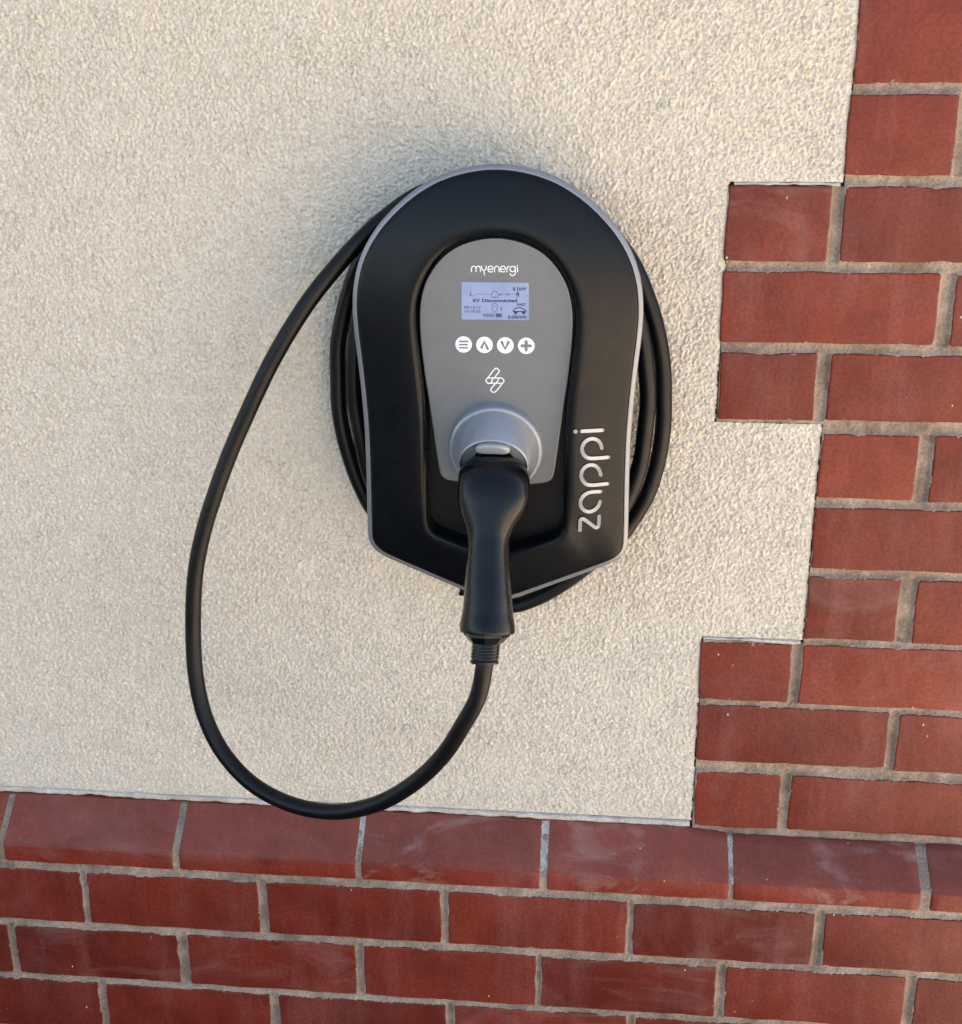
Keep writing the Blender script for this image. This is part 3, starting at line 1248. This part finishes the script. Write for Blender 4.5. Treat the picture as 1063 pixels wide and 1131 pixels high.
ws([(893, 150), (893, 268), (878, 300), (845, 316), (812, 304), (798, 278)], smooth=4)
ws([(933, 172), (935, 248)], smooth=0)
disc(mb, on_panel(*W(932, 140)), .0006, .00035, .0003, 0, 12)
mb.build('wordmark', M_WHT, fascia)

# linked-lozenge emblem
mb = MB()
W = lambda x, y: (530 + x / 28.29, 400 + y / 28.29)
hwm = .00052
ws([(488, 482), (500, 440), (600, 320), (616, 268), (580, 214), (522, 186), (450, 240), (300, 440), (222, 528), (206, 572), (226, 622), (272, 656), (345, 656), (376, 622), (405, 540), (432, 496)], smooth=4, lift=.0003)
ws([(275, 492), (400, 490), (560, 492), (680, 490), (742, 532), (768, 585), (742, 640), (690, 662), (560, 652), (400, 655), (345, 656)], smooth=4, lift=.00036)
ws([(612, 505), (560, 600), (470, 700), (370, 822), (358, 868), (398, 926), (470, 936), (530, 892), (640, 760), (692, 690)], smooth=4, lift=.00042)
mb.build('emblem', M_WHT, fascia)

# raised lettering on the bezel, reading upwards
mb = MB()


def surf(u, v):
    y = -.113
    for _ in range(4):
        p = at(u, v, y)
        t = min(1, max(0, (.1288 - (p.x - CX)) / (.1288 - .0705)))
        y = float(np.interp(t, [a for a, b in prof_b], [b for a, b in prof_b])) - .0017
    return p


hz = .00178
for P, sm_ in (([(642.9, 476.4), (666.1, 475.2)], 0),
               ([(665.2, 495), (663.3, 489.3), (659.6, 485.8), (654.7, 484.6), (649.1, 486.3), (644.8, 490.8), (643.4, 496.5), (645.2, 502), (649.3, 505.6), (653.8, 506.4), (672.6, 505.1)], 5),
               ([(664, 524.7), (662.1, 518.8), (658.4, 514.8), (653.9, 513.6), (648.1, 515.1), (643.7, 520), (642.5, 525.6), (644.1, 530.8), (648.3, 535), (653.3, 535.9), (671.7, 534.4)], 5),
               ([(663.9, 543), (653.3, 543.7), (648.1, 545.5), (643.3, 550), (641.6, 555.8), (643.2, 561.2), (647.4, 564.6), (652, 565.3), (657.5, 563.1), (661.6, 558.7), (663.3, 554)], 5),
               ([(662.3, 570.2), (661.9, 577.5), (661.4, 581.5), (659.0, 582.9), (656.2, 581.4), (647.5, 574.9), (644.3, 573.2), (642.0, 574.2), (641.3, 577.5), (641, 585.8)], 3)):
    ribbon(mb, P, hz, 0, .0024, surf, 0, sm_)
disc(mb, surf(636.2, 476.8), .0021, 0, .0024, 0, 20)
mb.build('raised_lettering', M_LET, charger)

# holster
HC = on_panel(548.5, 494)
E1 = Vector((1, 0, 0))


def axdir(deg):
    a = math.radians(deg)
    return Vector((0, -math.cos(a), -math.sin(a)))


tilt = math.radians(27)
AX = axdir(27)
AF = axdir(7)
mb = MB()
R0 = .0468
lathe(mb, HC, AF, E1, [(-.012, R0), (.0060, R0), (.0085, R0 - .0006), (.0096, R0 - .0018), (.0098, R0 - .0032),
                       (.0088, R0 - .0050), (.0072, R0 - .0080), (.0066, .030)], 120, 0, False)
OC = HC + AF * .004 + Vector((0, 0, .0062))
lathe(mb, OC, AX, E1, [(-.010, .0362), (.000, .0360), (.0060, .0356), (.0300, .0346), (.0312, .0343), (.0318, .0337),
                       (.0316, .0329), (.0300, .0326), (.0265, .0324), (.0258, .0316), (.0256, .0200), (.0200, .0190)], 120, 0, False)
hol = mb.build('plug_holster', M_HOL, charger, True, 32)
# latch lens in the top of the collar mouth
E2 = AX.cross(E1)
if E2.z < 0:
    E2 = -E2
mb = MB()
lc = OC + AX * .0312 + E2 * .0225
rings = []
for d, s, bz in ((-.010, 1, 0), (.0005, 1, 0), (.0022, .93, .0004), (.0032, .80, .001), (.0036, .6, .0016)):
    ring = []
    for k in range(48):
        a = 2 * math.pi * k / 48
        cxx = math.copysign(abs(math.cos(a)) ** .62, math.cos(a)) * .0170 * s
        czz = math.sin(a)
        czz = (math.copysign(abs(czz) ** .8, czz) * (.0072 if czz > 0 else .0052)) * s
        czz -= .0006 * (cxx / .017) ** 2 * 3
        ring.append(lc + E1 * cxx + E2 * czz + AX * d)
    rings.append(ring)
loft(mb, rings, 0, True)
mb.build('locking_latch', M_LCH, hol, True, 60)

# small fixing screw under the casing
mb = MB()
lathe(mb, at(510.5, 654, -.080), Vector((0, 0, -1)), E1, [(-.02, .0022), (.0, .0022), (.0008, .0034), (.003, .0032), (.0036, .002)], 16, 0, True)
mb.build('fixing_screw', M_CAV, charger, True, 40)

# ------------------------------------------------------------------ cable and plug
cable = thing('charging_cable', 'black charging cable coiled behind the charger with its plug in the holster', 'cable', tuple(at(538, 700, -.18)))
path = [(536.2, 722, -.2245), (535.2, 736.4, -.2285), (528.4, 769.4, -.2310), (511.9, 802.3, -.2280), (488.2, 835.8, -.2210), (455.3, 866.5, -.2110),
        (415.3, 888, -.1990), (368.7, 896.6, -.1840), (321.7, 888.6, -.1680), (279.4, 865.3, -.150), (246.4, 830.8, -.137),
        (227.3, 792.9, -.126), (217.3, 750.6, -.117), (213.1, 703.5, -.108), (215.6, 638, -.103), (223.8, 591, -.099), (238.0, 544, -.095),
        (255.8, 497, -.091), (276.8, 449, -.087), (298.2, 404, -.083), (321.3, 363, -.079), (345.0, 327.3, -.074), (368.9, 297, -.068),
        (397, 266, -.060), (426, 240, -.050), (470, 212, -.042), (545, 200, -.038), (615, 215, -.034), (669, 252, -.032), (697, 288, -.031),
        (716.6, 329, -.030), (726.6, 367, -.029), (732.6, 405, -.028), (734.3, 438, -.028), (733, 472, -.028), (727.2, 511, -.028),
        (715, 546, -.028), (700, 574, -.029), (678, 601, -.030), (650, 624, -.030), (618, 647, -.030), (590, 662, -.030), (565, 668.5, -.030),
        (535, 660, -.030), (495, 630, -.030), (448, 598, -.030), (413, 564, -.030), (400.0, 540, -.030), (388.6, 511, -.030), (379.8, 481, -.030),
        (375.3, 452, -.030), (373.6, 417, -.030), (374.8, 380, -.030), (379.2, 349, -.031), (386.2, 321, -.033), (397, 293, -.038),
        (420, 262, -.044), (455, 236, -.048), (500, 220, -.050), (550, 216, -.050), (610, 228, -.050), (655, 258, -.050), (681, 294, -.050),
        (699, 332, -.049), (709, 368, -.048), (714.5, 405, -.047), (715.6, 440, -.046), (713.6, 474, -.046), (707, 512, -.046),
        (696, 544, -.046), (680, 572, -.046), (652, 600, -.046), (612, 626, -.046), (565, 640, -.046), (510, 622, -.046), (452, 586, -.046),
        (420, 550, -.046), (406.5, 515, -.046), (398.5, 480, -.046), (393.5, 450, -.046), (391.5, 417, -.046), (392.5, 380, -.046),
        (397, 350, -.046), (404, 325, -.046), (425, 300, -.046), (450, 290, -.046)]
mb = MB()
P = catmull([at(*p) + Vector([random.gauss(0, .0004) for _ in range(3)]) for p in path], 9)
tube(mb, P, .00855, 24)
mb.build('cord', M_CAB, cable, True, 60)

# plug body: lofted sections
SEC = [  # u, v, depth, half width px, half depth m, tangent pitch (deg below horizontal), squareness
    (546.3, 517, -.112, 33.0, .0225, 27, 2.6), (546.3, 519, -.128, 34.0, .0225, 28, 2.6), (546.2, 521, -.1375, 37.4, .0225, 34, 2.8),
    (546.1, 524.5, -.1455, 39.2, .0230, 48, 3.0), (546.0, 531, -.1535, 39.7, .0232, 62, 3.2), (545.8, 540, -.1590, 39.8, .0230, 68, 3.2),
    (545.5, 550, -.1634, 39.5, .0226, 69, 3.2), (544.7, 560, -.1672, 37.4, .0220, 70, 3.1),
    (542.8, 570, -.1709, 33.2, .0215, 70, 3.0), (541.2, 580, -.1747, 28.2, .0209, 70, 2.9), (540.2, 591, -.1788, 24.2, .0203, 70, 2.85),
    (539.7, 600, -.1822, 23.1, .0201, 70, 2.8), (539.3, 612, -.1866, 23.2, .0201, 70, 2.75), (539.1, 628, -.1923, 24.3, .0204, 70, 2.6),
    (539.2, 646, -.1990, 25.4, .0212, 70, 2.5), (539.3, 662, -.2048, 26.6, .0220, 70, 2.4), (539.0, 676, -.2099, 27.9, .0228, 70, 2.2),
    (538.8, 684, -.2128, 29.4, .0236, 70, 2.1), (538.7, 690, -.2150, 30.3, .0244, 70, 2.0), (538.7, 698.0, -.2180, 30.2, .0244, 70, 2.0),
    (538.7, 699.3, -.2184, 29.4, .0238, 70, 2.0), (538.6, 699.8, -.2186, 24.5, .0200, 70, 2.0)]
rings = []
NS = 64
for u, v, y, hw, hd, pit, sq in SEC:
    c = at(u, v, y)
    wx = (at(u + hw, v, y) - c).length
    a = math.radians(pit)
    T = Vector((0, -math.cos(a), -math.sin(a)))
    nrm = Vector((0, -math.sin(a), math.cos(a)))
    ring = []
    for k in range(NS):
        t = 2 * math.pi * k / NS
        ct, st = math.cos(t), math.sin(t)
        x = math.copysign(abs(ct) ** (2 / sq), ct) * wx
        w = math.copysign(abs(st) ** (2 / sq), st) * hd
        # front of the grip is a little narrower than its back
        if st > 0:
            x *= 1 - .22 * st
        ring.append(c + E1 * x + nrm * w)
    rings.append(ring)
# refine along the length
dense = []
for k in range(NS):
    dense.append(catmull([r[k] for r in rings], 4))
rings2 = [[dense[k][i] for k in range(NS)] for i in range(len(dense[0]))]
mb = MB()
loft(mb, rings2, 0, True)
plug = mb.build('connector_handle', M_GRP, cable, True, 45)
# lower collar with four lugs
mb = MB()
c0 = at(538.3, 700.0, -.2186)
dn = (at(535.6, 731, -.2270) - c0).normalized()
lathe(mb, c0, dn, E1, [(-.003, .0225), (.002, .0222), (.0028, .0205), (.0085, .0160), (.0092, .0120)], 8, 0, True)
mb.build('handle_end_nut', M_GRP, plug, False)
for (u, v, yy) in ((584.2, 549.5, -.158), (575.6, 570, -.166)):
    mb = MB()
    c = at(u, v, yy)
    lathe(mb, c - Vector((.0012, 0, 0)), Vector((.85, -.5, 0)), Vector((0, 0, 1)), [(-.004, .0019), (.0004, .0019), (.0008, .0015), (.0006, .0008), (.0003, .0004)], 16, 0, True)
    mb.build('grip_screw', M_SCR, plug, True, 30)
mb = MB()
pr = [(-.002, .0120)]
for k in range(6):
    d = .0055 + k * .0032
    pr += [(d, .0134), (d + .0018, .0137), (d + .0020, .0125), (d + .0031, .0125)]
pr += [(.0262, .0138), (.0284, .0136), (.0286, .0085)]
lathe(mb, c0, dn, E1, pr, 40, 0, True)
mb.build('strain_relief', M_GRP, cable, True, 30)

# ------------------------------------------------------------------ light
SUN_DIR = Vector((.50, .72, .85)).normalized()      # towards the sun: behind the house, right
w = bpy.data.worlds.new('World')
SC.world = w
w.use_nodes = True
nt = w.node_tree
bg = nt.nodes['Background']
sky = nt.nodes.new('ShaderNodeTexSky')
sky.sky_type = 'NISHITA'
sky.sun_disc = False
sky.sun_elevation = math.asin(SUN_DIR.z)
sky.sun_rotation = math.atan2(SUN_DIR.x, SUN_DIR.y)
sky.air_density = 1.0
sky.dust_density = .6
sky.ozone_density = 1.5
hs = nt.nodes.new('ShaderNodeHueSaturation')      # thin high haze: a paler sky
hs.inputs['Saturation'].default_value = .78
nt.links.new(sky.outputs['Color'], hs.inputs['Color'])
nt.links.new(hs.outputs['Color'], bg.inputs['Color'])
bg.inputs['Strength'].default_value = .055
sl = bpy.data.lights.new('sun', 'SUN')
sl.energy = 5.0
sl.angle = math.radians(.6)
sl.color = (1.0, .94, .85)
so = bpy.data.objects.new('sun', sl)
COL.objects.link(so)
so.rotation_euler = SUN_DIR.to_track_quat('Z', 'Y').to_euler()
so.location = (2, 3, 6)

SC.cycles.use_denoising = True
SC.cycles.denoising_prefilter = 'NONE'
SC.cycles.denoising_input_passes = 'RGB_ALBEDO_NORMAL'
SC.view_settings.view_transform = 'Standard'
SC.view_settings.look = 'None'
SC.view_settings.gamma = 1
SC.view_settings.exposure = 2.87
